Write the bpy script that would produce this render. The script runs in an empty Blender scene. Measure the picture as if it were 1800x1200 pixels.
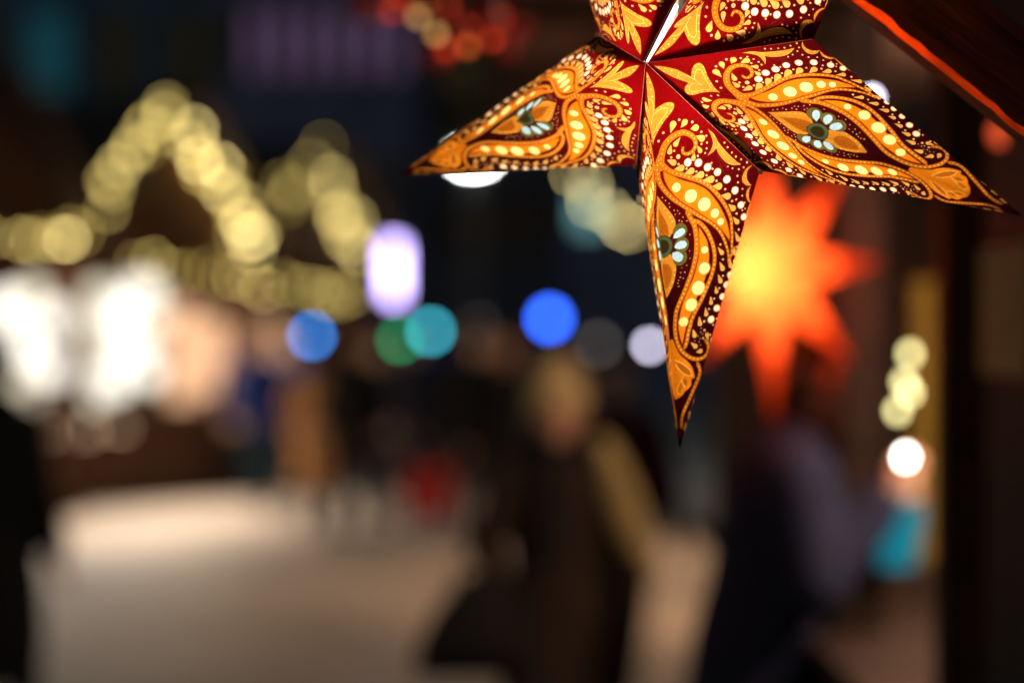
import bpy, bmesh, math, random
import numpy as np
from mathutils import Vector, Matrix, noise
from mathutils.geometry import delaunay_2d_cdt

random.seed(7)
R = math.radians
scene = bpy.context.scene
COL = scene.collection
EYE = 1.65                      # the camera stands at eye height
LENS = 85.0

# ---------------------------------------------------------------- camera
cam_data = bpy.data.cameras.new('camera')
cam_data.lens = LENS
cam_data.sensor_width = 36.0
cam_data.clip_start = 0.05
cam_data.clip_end = 600
cam_data.dof.use_dof = True
cam_data.dof.focus_distance = 1.875
cam_data.dof.aperture_fstop = 2.0
cam_data.dof.aperture_blades = 0
cam = bpy.data.objects.new('camera', cam_data)
cam.location = (0, 0, EYE)
cam.rotation_euler = (R(90), 0, 0)
COL.objects.link(cam)
scene.camera = cam

# ---------------------------------------------------------------- night sky and moon
world = bpy.data.worlds.new('World')
scene.world = world
world.use_nodes = True
wn = world.node_tree.nodes
bg = wn['Background']
sky = wn.new('ShaderNodeTexSky')
sky.sky_type = 'NISHITA'
sky.sun_disc = False
sky.sun_elevation = R(1)
sky.sun_rotation = R(10)
world.node_tree.links.new(sky.outputs[0], bg.inputs[0])
bg.inputs[1].default_value = 0.10
sun_data = bpy.data.lights.new('moon', 'SUN')
sun_data.energy = 0.012
sun_data.angle = R(0.5)
sun_data.color = (0.75, 0.85, 1.0)
sun = bpy.data.objects.new('moon', sun_data)
sun.rotation_euler = (R(-60), 0, R(-10))
COL.objects.link(sun)

vs = scene.view_settings
vs.view_transform = 'Standard'
vs.look = 'None'
vs.exposure = 0.0
vs.gamma = 1.0
vs.use_curve_mapping = False

scene.render.engine = 'CYCLES'
cy = scene.cycles
cy.use_adaptive_sampling = False
cy.use_denoising = True
cy.denoiser = 'OPENIMAGEDENOISE'
cy.denoising_input_passes = 'RGB_ALBEDO_NORMAL'
cy.denoising_prefilter = 'ACCURATE'
cy.max_bounces = 6
cy.diffuse_bounces = 3
cy.glossy_bounces = 2
cy.transmission_bounces = 4
cy.sample_clamp_indirect = 4.0
cy.caustics_reflective = False
cy.caustics_refractive = False
scene.render.film_transparent = False


# ---------------------------------------------------------------- helpers
def at(px, py, d):
    """a point seen at photograph pixel (px, py), d metres away along the view axis"""
    k = d / 4250.0
    return Vector(((px - 900) * k, d, EYE + (600 - py) * k))


def tag(o, label=None, cat=None, group=None, kind=None):
    if label: o['label'] = label
    if cat: o['category'] = cat
    if group: o['group'] = group
    if kind: o['kind'] = kind
    return o


def empty(name, loc, rz=0.0):
    o = bpy.data.objects.new(name, None)
    o.empty_display_size = 0.1
    COL.objects.link(o)
    o.location = loc
    o.rotation_euler = (0, 0, rz)
    return o


def thing(name, label, cat, loc=(0, 0, 0), rz=0.0, group=None):
    return tag(empty(name, loc, rz), label, cat, group)


def link(name, mesh, parent=None, loc=None):
    o = bpy.data.objects.new(name, mesh)
    COL.objects.link(o)
    if parent is not None: o.parent = parent
    if loc is not None: o.location = loc
    return o


class MB:
    """collects simple shapes; build() links them as one mesh object"""
    def __init__(s): s.v = []; s.f = []; s.smooth = False
    def box(s, x0, x1, y0, y1, z0, z1):
        b = len(s.v)
        s.v += [(x, y, z) for z in (z0, z1) for y in (y0, y1) for x in (x0, x1)]
        s.f += [tuple(b + i for i in q) for q in ((0, 2, 3, 1), (4, 5, 7, 6), (0, 1, 5, 4), (2, 6, 7, 3), (0, 4, 6, 2), (1, 3, 7, 5))]
        return s
    def bar(s, p0, p1, w, h, up=(0, 0, 1)):
        p0 = Vector(p0); p1 = Vector(p1); d = (p1 - p0).normalized()
        a = d.cross(Vector(up)); a = (a if a.length > 1e-5 else d.cross(Vector((1, 0, 0)))).normalized(); c = a.cross(d)
        b = len(s.v)
        for p in (p0, p1):
            for (i, j) in ((-1, -1), (1, -1), (1, 1), (-1, 1)):
                s.v.append(tuple(p + a * (w / 2 * i) + c * (h / 2 * j)))
        s.f += [tuple(b + i for i in q) for q in ((3, 2, 1, 0), (4, 5, 6, 7), (0, 1, 5, 4), (1, 2, 6, 5), (2, 3, 7, 6), (3, 0, 4, 7))]
        return s
    def tube(s, pts, r, n=8, caps=True):
        pts = [Vector(p) for p in pts]; rr = r if isinstance(r, (list, tuple)) else [r] * len(pts)
        b = len(s.v); prev = None
        for i, p in enumerate(pts):
            d = (pts[min(i + 1, len(pts) - 1)] - pts[max(i - 1, 0)]).normalized()
            a = d.orthogonal().normalized() if prev is None else (prev - d * prev.dot(d)).normalized()
            prev = a; c = d.cross(a)
            for k in range(n):
                t = 2 * math.pi * k / n
                s.v.append(tuple(p + (a * math.cos(t) + c * math.sin(t)) * rr[i]))
        for i in range(len(pts) - 1):
            for k in range(n):
                s.f.append((b + i * n + k, b + i * n + (k + 1) % n, b + (i + 1) * n + (k + 1) % n, b + (i + 1) * n + k))
        if caps:
            s.f.append(tuple(b + k for k in reversed(range(n)))); e = b + (len(pts) - 1) * n
            s.f.append(tuple(e + k for k in range(n)))
        return s
    def lathe(s, prof, n=16, c=(0, 0, 0)):
        b = len(s.v)
        for (r, z) in prof:
            for k in range(n):
                t = 2 * math.pi * k / n
                s.v.append((c[0] + r * math.cos(t), c[1] + r * math.sin(t), c[2] + z))
        for i in range(len(prof) - 1):
            for k in range(n):
                s.f.append((b + i * n + k, b + i * n + (k + 1) % n, b + (i + 1) * n + (k + 1) % n, b + (i + 1) * n + k))
        s.f.append(tuple(b + k for k in reversed(range(n)))); e = b + (len(prof) - 1) * n
        s.f.append(tuple(e + k for k in range(n)))
        return s
    def ball(s, c, r, n=12, m=8, sz=1.0):
        return s.lathe([(max(1e-4, r * math.sin(math.pi * i / m)), -r * sz * math.cos(math.pi * i / m)) for i in range(m + 1)], n, c)
    def poly(s, pts):
        b = len(s.v); s.v += [tuple(p) for p in pts]; s.f.append(tuple(range(b, b + len(pts)))); return s
    def prism(s, pts, off):
        """a flat outline given thickness along off"""
        b = len(s.v); n = len(pts); off = Vector(off)
        s.v += [tuple(p) for p in pts] + [tuple(Vector(p) + off) for p in pts]
        s.f.append(tuple(range(b, b + n))); s.f.append(tuple(b + n + i for i in reversed(range(n))))
        for i in range(n): s.f.append((b + (i + 1) % n, b + i, b + n + i, b + n + (i + 1) % n))
        return s
    def mesh(s, name, mat):
        m = bpy.data.meshes.new(name); m.from_pydata(s.v, [], s.f); m.update()
        bm = bmesh.new(); bm.from_mesh(m); bmesh.ops.recalc_face_normals(bm, faces=bm.faces)
        bm.to_mesh(m); bm.free()
        if s.smooth:
            for p in m.polygons: p.use_smooth = True
        if mat is not None: m.materials.append(mat)
        return m
    def build(s, name, mat, parent=None, loc=None):
        return link(name, s.mesh(name, mat), parent, loc)


# ---------------------------------------------------------------- materials
M = {}


def surf(name, col, rough=0.7, var=0.25, scale=6.0, bump=0.0, spec=0.3, metal=0.0, stretch=None):
    m = bpy.data.materials.new(name); m.use_nodes = True
    nt = m.node_tree; b = nt.nodes['Principled BSDF']
    tc = nt.nodes.new('ShaderNodeTexCoord'); mp = nt.nodes.new('ShaderNodeMapping')
    if stretch: mp.inputs['Scale'].default_value = stretch
    nz = nt.nodes.new('ShaderNodeTexNoise'); nz.inputs['Scale'].default_value = scale; nz.inputs['Detail'].default_value = 6
    cr = nt.nodes.new('ShaderNodeValToRGB')
    c0 = [max(0, c * (1 - var)) for c in col]; c1 = [min(1, c * (1 + var)) for c in col]
    cr.color_ramp.elements[0].position = 0.3; cr.color_ramp.elements[1].position = 0.7
    cr.color_ramp.elements[0].color = (*c0, 1); cr.color_ramp.elements[1].color = (*c1, 1)
    L = nt.links.new
    L(tc.outputs['Object'], mp.inputs[0]); L(mp.outputs[0], nz.inputs[0]); L(nz.outputs[0], cr.inputs[0]); L(cr.outputs[0], b.inputs['Base Color'])
    b.inputs['Roughness'].default_value = rough
    b.inputs['Specular IOR Level'].default_value = spec
    b.inputs['Metallic'].default_value = metal
    if bump:
        bp = nt.nodes.new('ShaderNodeBump'); bp.inputs['Strength'].default_value = bump; bp.inputs['Distance'].default_value = 0.004
        L(nz.outputs[0], bp.inputs['Height']); L(bp.outputs[0], b.inputs['Normal'])
    M[name] = m
    return m


def glow(name, col, strength, light=False):
    m = bpy.data.materials.new(name); m.use_nodes = True
    nt = m.node_tree; nt.nodes.remove(nt.nodes['Principled BSDF'])
    e = nt.nodes.new('ShaderNodeEmission'); e.inputs[0].default_value = (*col, 1); e.inputs[1].default_value = strength
    nt.links.new(e.outputs[0], nt.nodes['Material Output'].inputs[0])
    m.cycles.emission_sampling = 'FRONT_BACK' if light else 'NONE'
    M[name] = m
    return m


# ---------------------------------------------------------------- paper star lantern
# the print of half a star point, in tenths of a millimetre on the paper:
# p = filled outline, s = painted line (two widths), d = row of dots, c = disc, t = drop
PATTERN = """
p g 975,817 1006,774 1051,758 1097,769 1132,795 1123,753 1091,723 1054,719 1013,741 986,772
p g 1135,791 1166,773 1215,764 1267,778 1245,754 1205,742 1162,753
p g 1261,777 1334,755 1408,728 1456,705 1409,711 1343,732 1279,764
p y 615,467 666,513 731,542 796,584 869,640 920,687 949,721 942,664 919,613 873,569 817,536 777,523 801,491 817,445 786,473 736,499 676,490
s n 3 3 650,489 717,514 760,504 805,466
s n 3 3 690,517 736,529 768,522
s n 3 3 766,549 827,588 884,634 926,687
s n 3 3 778,537 844,578 901,626 935,682
s n 3 3 788,529 849,566 902,608
s r2 2 2 811,533 878,558 952,595
s r2 2 2 840,527 910,544 981,573
p g 66,-5 66,-2 140,29 227,50 292,48 368,40 357,68 342,116 340,166 357,199 394,197 436,158 473,111 526,63 586,19 643,-3 643,-5
s l 5 5 268,-4 303,26 340,32 398,26 441,12 478,2
s l 5 5 406,23 382,71 375,115 383,142 414,135 457,91 501,48 568,-5
c l 84 108,3
c l 84 157,19
c l 84 211,24
c l 76 269,29
c l 69 362,93
c l 69 351,150
c l 69 366,184
c l 69 406,175
c l 69 444,135
c l 69 484,90
c l 68 529,48
c l 68 576,13
s b 20 62 704,248 745,240 767,280 754,327 709,354 662,345 624,314 596,262 599,193 634,123 688,80 756,56 815,51
s b 46 16 790,50 867,121 912,208 955,288 998,365 1052,434 1123,492 1199,540 1279,577 1364,601 1397,599 1474,598 1540,590 1619,582 1691,551
s b 48 16 740,48 802,21 867,18 938,30 1015,73 1085,129 1150,200 1215,273 1278,348 1341,426 1411,486 1491,524 1559,543 1630,554 1695,549
p o 848,63 896,128 954,215 1006,315 1066,399 1137,458 1240,517 1351,557 1409,570 1469,577 1527,574 1455,533 1381,482 1292,391 1205,296 1144,216 1076,152 1001,105 920,72 873,63
s e 6 6 848,63 896,128 954,215 1006,317 1066,401 1137,460 1240,518 1350,559 1409,570 1469,577 1527,574
s e 8 8 848,63 921,70 1002,102 1076,151 1144,215 1206,294 1293,389 1381,482 1455,533 1527,574
s b 32 32 1286,268 1318,329 1390,383 1471,416 1558,435 1654,431 1748,400 1844,347 1927,295 1997,243 2063,198 2114,179 2172,156 2228,140 2271,122
s b 42 26 1213,240 1278,264 1335,288 1426,295 1523,288 1608,266 1697,229 1777,186 1858,139 1924,97 1984,69 2051,55 2115,49 2188,53 2255,70 2315,104 2368,158 2394,216 2395,261 2375,300 2338,319 2298,318 2269,305
p o 1346,322 1404,349 1485,382 1576,390 1663,377 1750,347 1830,304 1914,248 1996,197 1987,220 2071,162 2144,134 2201,114 2249,101 2193,87 2103,80 2036,94 1966,114 1891,148 1810,198 1727,247 1638,284 1545,312 1448,318
s e 5 5 1346,322 1403,351 1484,384 1576,391 1663,378 1750,348 1829,305 1914,248 1995,199 1986,221 2071,163 2143,135 2200,116 2249,101
s e 7 7 1346,322 1449,316 1546,309 1638,282 1728,245 1810,196 1892,146 1968,112 2037,91 2104,78 2193,86 2249,101
d l 36 62 704,248 745,240 767,280 754,327 709,354 662,345 624,314 596,262 599,193 634,123 688,80 756,56 815,51
d l 36 62 790,50 867,121 912,208 955,288 998,365 1052,434 1123,492 1199,540 1279,577 1364,601 1397,599 1474,598 1540,590 1619,582 1691,551
d l 36 62 740,48 802,21 867,18 938,30 1015,73 1085,129 1150,200 1215,273 1278,348 1341,426 1411,486 1491,524 1559,543 1630,554 1695,549
d l 36 62 1286,268 1318,329 1390,383 1471,416 1558,435 1654,431 1748,400 1844,347 1927,295 1997,243 2063,198 2114,179 2172,156 2228,140 2271,122
d l 36 62 1213,240 1278,264 1335,288 1426,295 1523,288 1608,266 1697,229 1777,186 1858,139 1924,97 1984,69 2051,55 2115,49 2188,53 2255,70 2315,104 2368,158 2394,216 2395,261 2375,300 2338,319 2298,318 2269,305
c h 436 1002,162
c c 363 1002,162
c h 620 1096,277
c c 516 1096,277
c h 633 1187,384
c c 527 1187,384
c h 426 1277,467
c c 355 1277,467
c h 334 1354,509
c c 278 1354,509
c h 336 1543,356
c c 280 1543,356
c h 552 1687,339
c c 460 1687,339
c h 643 1829,274
c c 536 1829,274
c h 599 1948,202
c c 499 1948,202
c h 458 2067,126
c c 381 2067,126
p y2 1028,-5 1028,-1 1068,21 1116,53 1172,89 1225,119 1267,131 1303,125 1348,97 1430,12 1430,-5
p a 1124,-5 1124,2 1173,18 1228,44 1287,63 1357,63 1405,5 1405,-5
p y2 1500,-5 1500,59 1538,80 1578,96 1621,105 1677,94 1742,72 1791,41 1840,6 1840,-5
p a 1577,-5 1577,30 1616,59 1661,65 1714,49 1769,16 1769,-5
c l 72 1141,49
c l 72 1179,71
c l 72 1219,90
c l 72 1259,106
c l 63 1640,93
c l 63 1682,81
c l 63 1727,63
c l 62 1774,38
c v 616 1346,163
c v 614 1458,167
c v 609 1556,143
p u 1390,98 1352,120 1332,155 1331,187 1346,203 1371,200 1390,168 1395,131
p u 1465,103 1439,120 1425,155 1431,191 1450,208 1474,206 1489,178 1485,139
p u 1501,83 1502,126 1525,157 1552,171 1579,156 1584,126 1564,95 1533,79
c w 890 1436,6
c v2 830 1436,6
c w 560 1436,6
p o 2187,-5 2187,23 2253,43 2326,76 2381,124 2440,162 2496,176 2539,183 2547,150 2586,146 2611,122 2627,89 2656,58 2672,4 2672,-5
p a 2375,42 2414,100 2467,140 2513,154 2483,98 2421,51
s l 5 5 2354,19 2380,63 2422,111 2470,147 2520,161 2493,102 2439,52 2393,28
p a 2514,97 2549,116 2590,104 2552,76
p a 2547,56 2585,69 2631,42 2598,34
s l 4 4 2493,85 2541,57 2590,21 2631,27 2638,48
s l 4 4 2525,65 2563,78 2600,94
s b 30 26 2435,216 2476,229 2528,222 2589,189 2660,144 2731,99 2794,60 2851,38 2913,31
d l 34 55 2435,216 2476,229 2528,222 2589,189 2660,144 2731,99 2794,60 2851,38 2913,31
t t 276 576,153 515,181
t t 243 556,241 520,279
t t 264 583,320 582,365
t t 264 643,359 675,410
t t 194 720,366 766,386
t t 194 767,339 812,324
t t 220 623,234 669,188
t t 220 664,149 716,133
t t 240 773,103 807,158
t t 261 858,156 864,218
t t 262 913,237 905,300
t t 277 954,305 952,377
t t 291 999,385 1007,458
t t 278 1063,467 1076,520
t t 264 1151,531 1170,587
t t 230 1233,587 1275,625
t t 195 1231,586 1277,628
t t 195 1339,616 1389,649
t t 194 1457,624 1527,646
t t 173 1571,608 1629,605
t t 172 1663,566 1721,563
t t 179 1545,467 1601,500
t t 192 1663,472 1726,495
t t 192 1759,451 1821,469
t t 164 1849,422 1896,427
t t 170 1920,375 1973,374
t t 183 1997,322 2055,324
t t 189 2054,262 2118,264
t t 188 2143,200 2200,211
t t 188 2246,172 2288,209
t t 188 2336,210 2337,249
t t 175 2270,320 2219,317
t t 149 2305,340 2265,356
t t 148 2390,327 2367,349
t t 168 2434,283 2439,312
t t 147 2496,258 2529,268
t t 174 2570,240 2618,241
t t 180 2635,204 2693,203
t t 186 2703,161 2765,158
t t 198 2794,111 2854,111
t t 217 2876,69 2935,72
c k 330 832,276
c m 256 832,276
c k 322 855,364
c m 251 855,364
c k 323 907,437
c m 251 907,437
c k 309 963,517
c m 240 963,517
c k 316 1038,590
c m 246 1038,590
c k 312 1139,652
c m 243 1139,652
c k 300 1264,692
c m 233 1264,692
c k 283 1362,709
c m 220 1362,709
c k 270 1791,554
c m 210 1791,554
c k 269 1862,515
c m 209 1862,515
c k 277 1947,474
c m 216 1947,474
c k 293 2028,418
c m 228 2028,418
c k 309 2106,362
c m 241 2106,362
c k 90 590,-82
c k 103 628,-51
c k 103 560,94
c k 103 615,49
c k 104 492,234
c k 105 532,341
c k 92 625,408
c k 80 663,448
c k 80 716,449
c k 92 717,402
c k 80 761,442
c k 80 793,427
c k 92 801,364
c k 80 881,472
c k 86 929,477
c k 92 967,423
c k 92 919,341
c k 92 1029,503
c k 92 1110,570
c k 92 1217,619
c k 80 1212,655
c k 86 1322,649
c k 74 1308,700
c k 97 718,171
c k 97 763,142
c k 97 828,197
c k 91 877,261
c k 183 770,200
c k 81 750,595
c k 81 791,618
c k 81 839,650
c k 81 879,681
c k 81 911,724
c k 87 945,772
c k 81 978,740
c k 81 982,697
c k 74 963,645
c k 74 941,607
c k 81 1031,682
c k 81 1082,682
c k 74 1142,716
c k 74 1195,710
c k 74 1253,726
c k 81 1101,762
c k 81 1048,750
c k 74 1200,754
c k 54 1054,40
c k 54 1082,63
c k 48 1112,91
c k 54 1141,93
c k 54 1174,128
c k 48 1184,157
c k 54 1210,170
c k 54 1245,197
c k 54 1281,228
c k 54 1209,135
c k 54 1264,162
c k 48 1276,185
c k 98 1452,658
c k 86 1584,629
c k 86 1689,595
c k 91 1532,492
c k 91 1654,503
c k 85 1784,492
c k 85 1874,453
c k 90 1947,403
c k 90 2019,352
c k 96 2107,301
c k 73 1984,482
c k 79 2022,481
c k 72 2045,446
c k 78 2082,454
c k 78 2112,409
c k 78 2149,417
c k 84 2153,375
c k 78 2202,386
c k 78 2230,393
c k 72 2189,418
c k 60 2266,379
c k 84 2315,363
c k 96 2177,297
c k 90 2227,343
c k 68 1301,726
c k 86 1211,657
c k 92 1216,621
c k 92 1322,650
c k 84 2107,301
c k 90 2179,299
c k 89 2239,280
c k 78 2227,343
c k 84 2315,363
c k 72 2153,375
c k 84 2204,387
c k 72 2228,396
c k 78 2414,337
c k 83 2490,298
c k 89 2568,269
c k 83 2653,229
c k 77 2730,185
c k 82 2813,134
c k 94 2906,102
c k 48 2155,272
c k 48 2186,264
c k 42 2211,239
c k 42 2237,253
c k 42 2242,208
c k 42 2259,244
c k 42 2288,255
c k 42 2205,279
c k 47 2720,229
c k 41 2740,208
c k 53 2773,192
c k 47 2792,199
c k 47 2798,173
c k 53 2825,158
c k 47 2846,174
c k 41 2829,181
c k 53 2899,154
c k 64 2928,140
c k 53 2943,124
c k 59 2965,123
c k 53 2893,137
c k 47 2985,134
c k 82 2982,74
c k 70 3027,83
c k 82 3027,33
c k 53 2995,106
c k 53 3025,115
c k 58 3067,55
c k 45 1394,242
c k 45 1521,229
c k 45 1579,226
c k 45 1627,194
c k 40 1638,150
c k 54 1678,173
c k 54 1673,138
c k 54 1708,131
c k 49 1722,156
c k 49 1729,114
c k 49 1751,107
c k 54 1777,112
s x 6 4 0,0 258,219 517,438 775,657 1034,876
"""
INK = {  # how each ink lets light through (linear)
    'g': (.86, .38, .045), 'y': (.95, .45, .065), 'n': (.30, .07, .01), 'r2': (.30, .05, .02), 'l': (1.35, .92, .26),
    'b': (.72, .23, .012), 'o': (.98, .31, .010), 'e': (.45, .04, .003), 'h': (.85, .33, .03), 'c': (1.7, 1.45, .62),
    'y2': (.90, .40, .045), 'a': (.55, .17, .012), 'v': (.17, .16, .045), 'u': (.66, 1.15, 1.65), 'w': (.045, .035, .012),
    'v2': (.10, .16, .085), 't': (1.1, .62, .16), 'k': (1.25, .72, .38), 'm': (2.1, 1.8, 1.5), 'x': (.9, .35, .22),
}
FACE_L, FACE_V = 309.12, (103.39, 87.60)       # ridge length and valley corner of a half point, mm


def crm(pts, closed, sub=4, limit=0.72):
    """smooth a traced outline, leaving its sharp corners sharp"""
    n = len(pts); out = []
    P = [np.array(p, float) for p in pts]
    def sharp(i):
        if not closed and i in (0, n - 1): return True
        a = P[i] - P[i - 1]; b = P[(i + 1) % n] - P[i]
        la, lb = np.linalg.norm(a), np.linalg.norm(b)
        return la < 1e-9 or lb < 1e-9 or (a @ b) / (la * lb) < limit - .5
    for i in range(n if closed else n - 1):
        p1, p2 = P[i], P[(i + 1) % n]
        p0 = p1 if sharp(i) else P[i - 1]
        p3 = p2 if sharp((i + 1) % n) else P[(i + 2) % n]
        for k in range(sub):
            t = k / sub
            out.append(.5 * (2 * p1 + (p2 - p0) * t + (2 * p0 - 5 * p1 + 4 * p2 - p3) * t * t + (3 * p1 - p0 - 3 * p2 + p3) * t ** 3))
    if not closed: out.append(P[-1])
    return np.array(out)


def inside(ring, pts):
    x, y = pts[:, 0], pts[:, 1]; res = np.zeros(len(pts), bool)
    x0, y0 = ring[:, 0], ring[:, 1]; x1, y1 = np.roll(x0, -1), np.roll(y0, -1)
    for a, b, c, d in zip(x0, y0, x1, y1):
        if b == d: continue
        res ^= ((b > y) != (d > y)) & (x < (c - a) * (y - b) / (d - b) + a)
    return res


def print_mesh():
    """cut the half point into triangles along every printed outline and give each its ink"""
    shapes = []                                  # (ink, rings, painter)
    def disc(c, r):
        k = 18 if r > 2.5 else 12 if r > 1 else 7
        t = np.arange(k) * 2 * math.pi / k
        return np.stack([c[0] + r * np.cos(t), c[1] + r * np.sin(t)], 1)
    for ln in PATTERN.strip().splitlines():
        w = ln.split(); kind, ink = w[0], w[1]
        P = [np.array(list(map(int, t.split(',')))) / 10. for t in w[2:] if ',' in t]
        nums = [int(t) for t in w[2:] if ',' not in t]
        if kind == 'p':
            ring = crm(P, True, 3); shapes.append((ink, [ring], ring))
        elif kind == 'c':
            ring = disc(P[0], nums[0] / 100.); shapes.append((ink, [ring], ring))
        elif kind == 't':
            tip, c, r = P[0], P[1], nums[0] / 100.
            d = c - tip; L = np.linalg.norm(d); a = math.atan2(d[1], d[0])
            ring = [tip]
            for t in np.linspace(-115, 115, 11): ring.append(c + r * np.array([math.cos(a + R(t)), math.sin(a + R(t))]))
            ring = np.array(ring); shapes.append((ink, [ring], ring))
        elif kind == 'd':
            line = crm(P, False, 6); step, r = nums[0] / 10., nums[1] / 100.
            s = np.concatenate([[0], np.cumsum(np.linalg.norm(np.diff(line, axis=0), axis=1))])
            for q in np.arange(step * .7, s[-1], step):
                c = np.array([np.interp(q, s, line[:, 0]), np.interp(q, s, line[:, 1])]); ring = disc(c, r)
                shapes.append((ink, [ring], ring))
        elif kind == 's':
            line = crm(P, False, 4); wd = np.linspace(nums[0] / 10., nums[1] / 10., len(line)) / 2
            tg = np.gradient(line, axis=0); tg /= np.linalg.norm(tg, axis=1)[:, None] + 1e-9
            nr = np.stack([-tg[:, 1], tg[:, 0]], 1)
            ring = np.concatenate([line + nr * wd[:, None], (line - nr * wd[:, None])[::-1]])
            shapes.append((ink, [ring], (line, wd)))
    verts, edges = [], []
    tri = np.array([(0, 0), (FACE_L, 0), FACE_V])
    def add(ring):
        b = len(verts); n = len(ring)
        verts.extend(Vector((float(p[0]), float(p[1]))) for p in ring)
        edges.extend((b + i, b + (i + 1) % n) for i in range(n))
    # a light regular net keeps the triangles small enough for soft paper creases
    add(tri)
    for _, rings, _2 in shapes:
        for r in rings: add(r)
    vo, eo, fo, *_ = delaunay_2d_cdt(verts, edges, [], 0, 1e-4)
    vo = np.array([(v[0], v[1]) for v in vo]); fo = np.array([f[:] for f in fo if len(f) == 3])
    ce = vo[fo].mean(1)
    e = 1e-6
    ok = inside(tri, ce)
    fo, ce = fo[ok], ce[ok]
    ink = np.full(len(fo), -1); names = list(INK)
    for nm, _, pt in shapes:
        if isinstance(pt, tuple):
            line, wd = pt; lo, hi = line.min(0) - wd.max(), line.max(0) + wd.max()
            idx = np.where(((ce >= lo) & (ce <= hi)).all(1))[0]
            if not len(idx): continue
            q = ce[idx]; hit = np.zeros(len(idx), bool)
            for i in range(len(line) - 1):
                a, b = line[i], line[i + 1]; ab = b - a; t = np.clip(((q - a) @ ab) / (ab @ ab + 1e-12), 0, 1)
                dd = np.linalg.norm(q - a - t[:, None] * ab, axis=1)
                hit |= dd < (wd[i] * (1 - t) + wd[i + 1] * t)
            ink[idx[hit]] = names.index(nm)
        else:
            lo, hi = pt.min(0), pt.max(0)
            idx = np.where(((ce >= lo) & (ce <= hi)).all(1))[0]
            if len(idx): ink[idx[inside(pt, ce[idx])]] = names.index(nm)
    used = np.unique(fo); remap = np.zeros(len(vo), int); remap[used] = np.arange(len(used))
    vo, fo = vo[used], remap[fo]
    cols = np.zeros((len(fo), 3))
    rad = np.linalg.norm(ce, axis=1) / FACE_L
    for i in range(3):   # the ground colour is red at the heart of the star and maroon outwards
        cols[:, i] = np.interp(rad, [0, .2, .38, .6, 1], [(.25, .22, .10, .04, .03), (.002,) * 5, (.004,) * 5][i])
    for k, nm in enumerate(names): cols[ink == k] = INK[nm]
    # barycentric along ridge and valley
    bv = vo[:, 1] / FACE_V[1]; bt = (vo[:, 0] - bv * FACE_V[0]) / FACE_L
    return bt, bv, fo, cols


def paper_material():
    m = bpy.data.materials.new('printed_star_paper'); m.use_nodes = True
    nt = m.node_tree; N = nt.nodes; L = nt.links.new
    N.remove(N['Principled BSDF'])
    at_ = N.new('ShaderNodeAttribute'); at_.attribute_name = 'ink'
    tc = N.new('ShaderNodeTexCoord'); nz = N.new('ShaderNodeTexNoise')
    nz.inputs['Scale'].default_value = 900; nz.inputs['Detail'].default_value = 2
    rp = N.new('ShaderNodeMapRange'); rp.inputs[1].default_value = .3; rp.inputs[2].default_value = .7; rp.inputs[3].default_value = .72; rp.inputs[4].default_value = 1.18
    mul = N.new('ShaderNodeVectorMath'); mul.operation = 'SCALE'
    L(tc.outputs['Object'], nz.inputs[0]); L(nz.outputs[0], rp.inputs[0]); L(at_.outputs['Color'], mul.inputs[0]); L(rp.outputs[0], mul.inputs['Scale'])
    tr = N.new('ShaderNodeBsdfTranslucent'); L(mul.outputs[0], tr.inputs[0])
    df = N.new('ShaderNodeBsdfDiffuse')
    dm = N.new('ShaderNodeVectorMath'); dm.operation = 'SCALE'; dm.inputs['Scale'].default_value = .35; L(mul.outputs[0], dm.inputs[0]); L(dm.outputs[0], df.inputs[0])
    gl = N.new('ShaderNodeBsdfGlossy'); gl.inputs['Roughness'].default_value = .35; gl.inputs[0].default_value = (.5, .5, .5, 1)
    wh = N.new('ShaderNodeBsdfDiffuse'); wh.inputs[0].default_value = (.92, .86, .78, 1)
    geo = N.new('ShaderNodeNewGeometry'); side = N.new('ShaderNodeMixShader')
    a1 = N.new('ShaderNodeMixShader'); a1.inputs[0].default_value = .03; L(df.outputs[0], a1.inputs[1]); L(gl.outputs[0], a1.inputs[2])
    L(geo.outputs['Backfacing'], side.inputs[0]); L(a1.outputs[0], side.inputs[1]); L(wh.outputs[0], side.inputs[2])
    mx = N.new('ShaderNodeMixShader'); mx.inputs[0].default_value = .65; L(tr.outputs[0], mx.inputs[1]); L(side.outputs[0], mx.inputs[2])
    L(mx.outputs[0], N['Material Output'].inputs[0])
    M['star_paper'] = m
    return m


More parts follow.
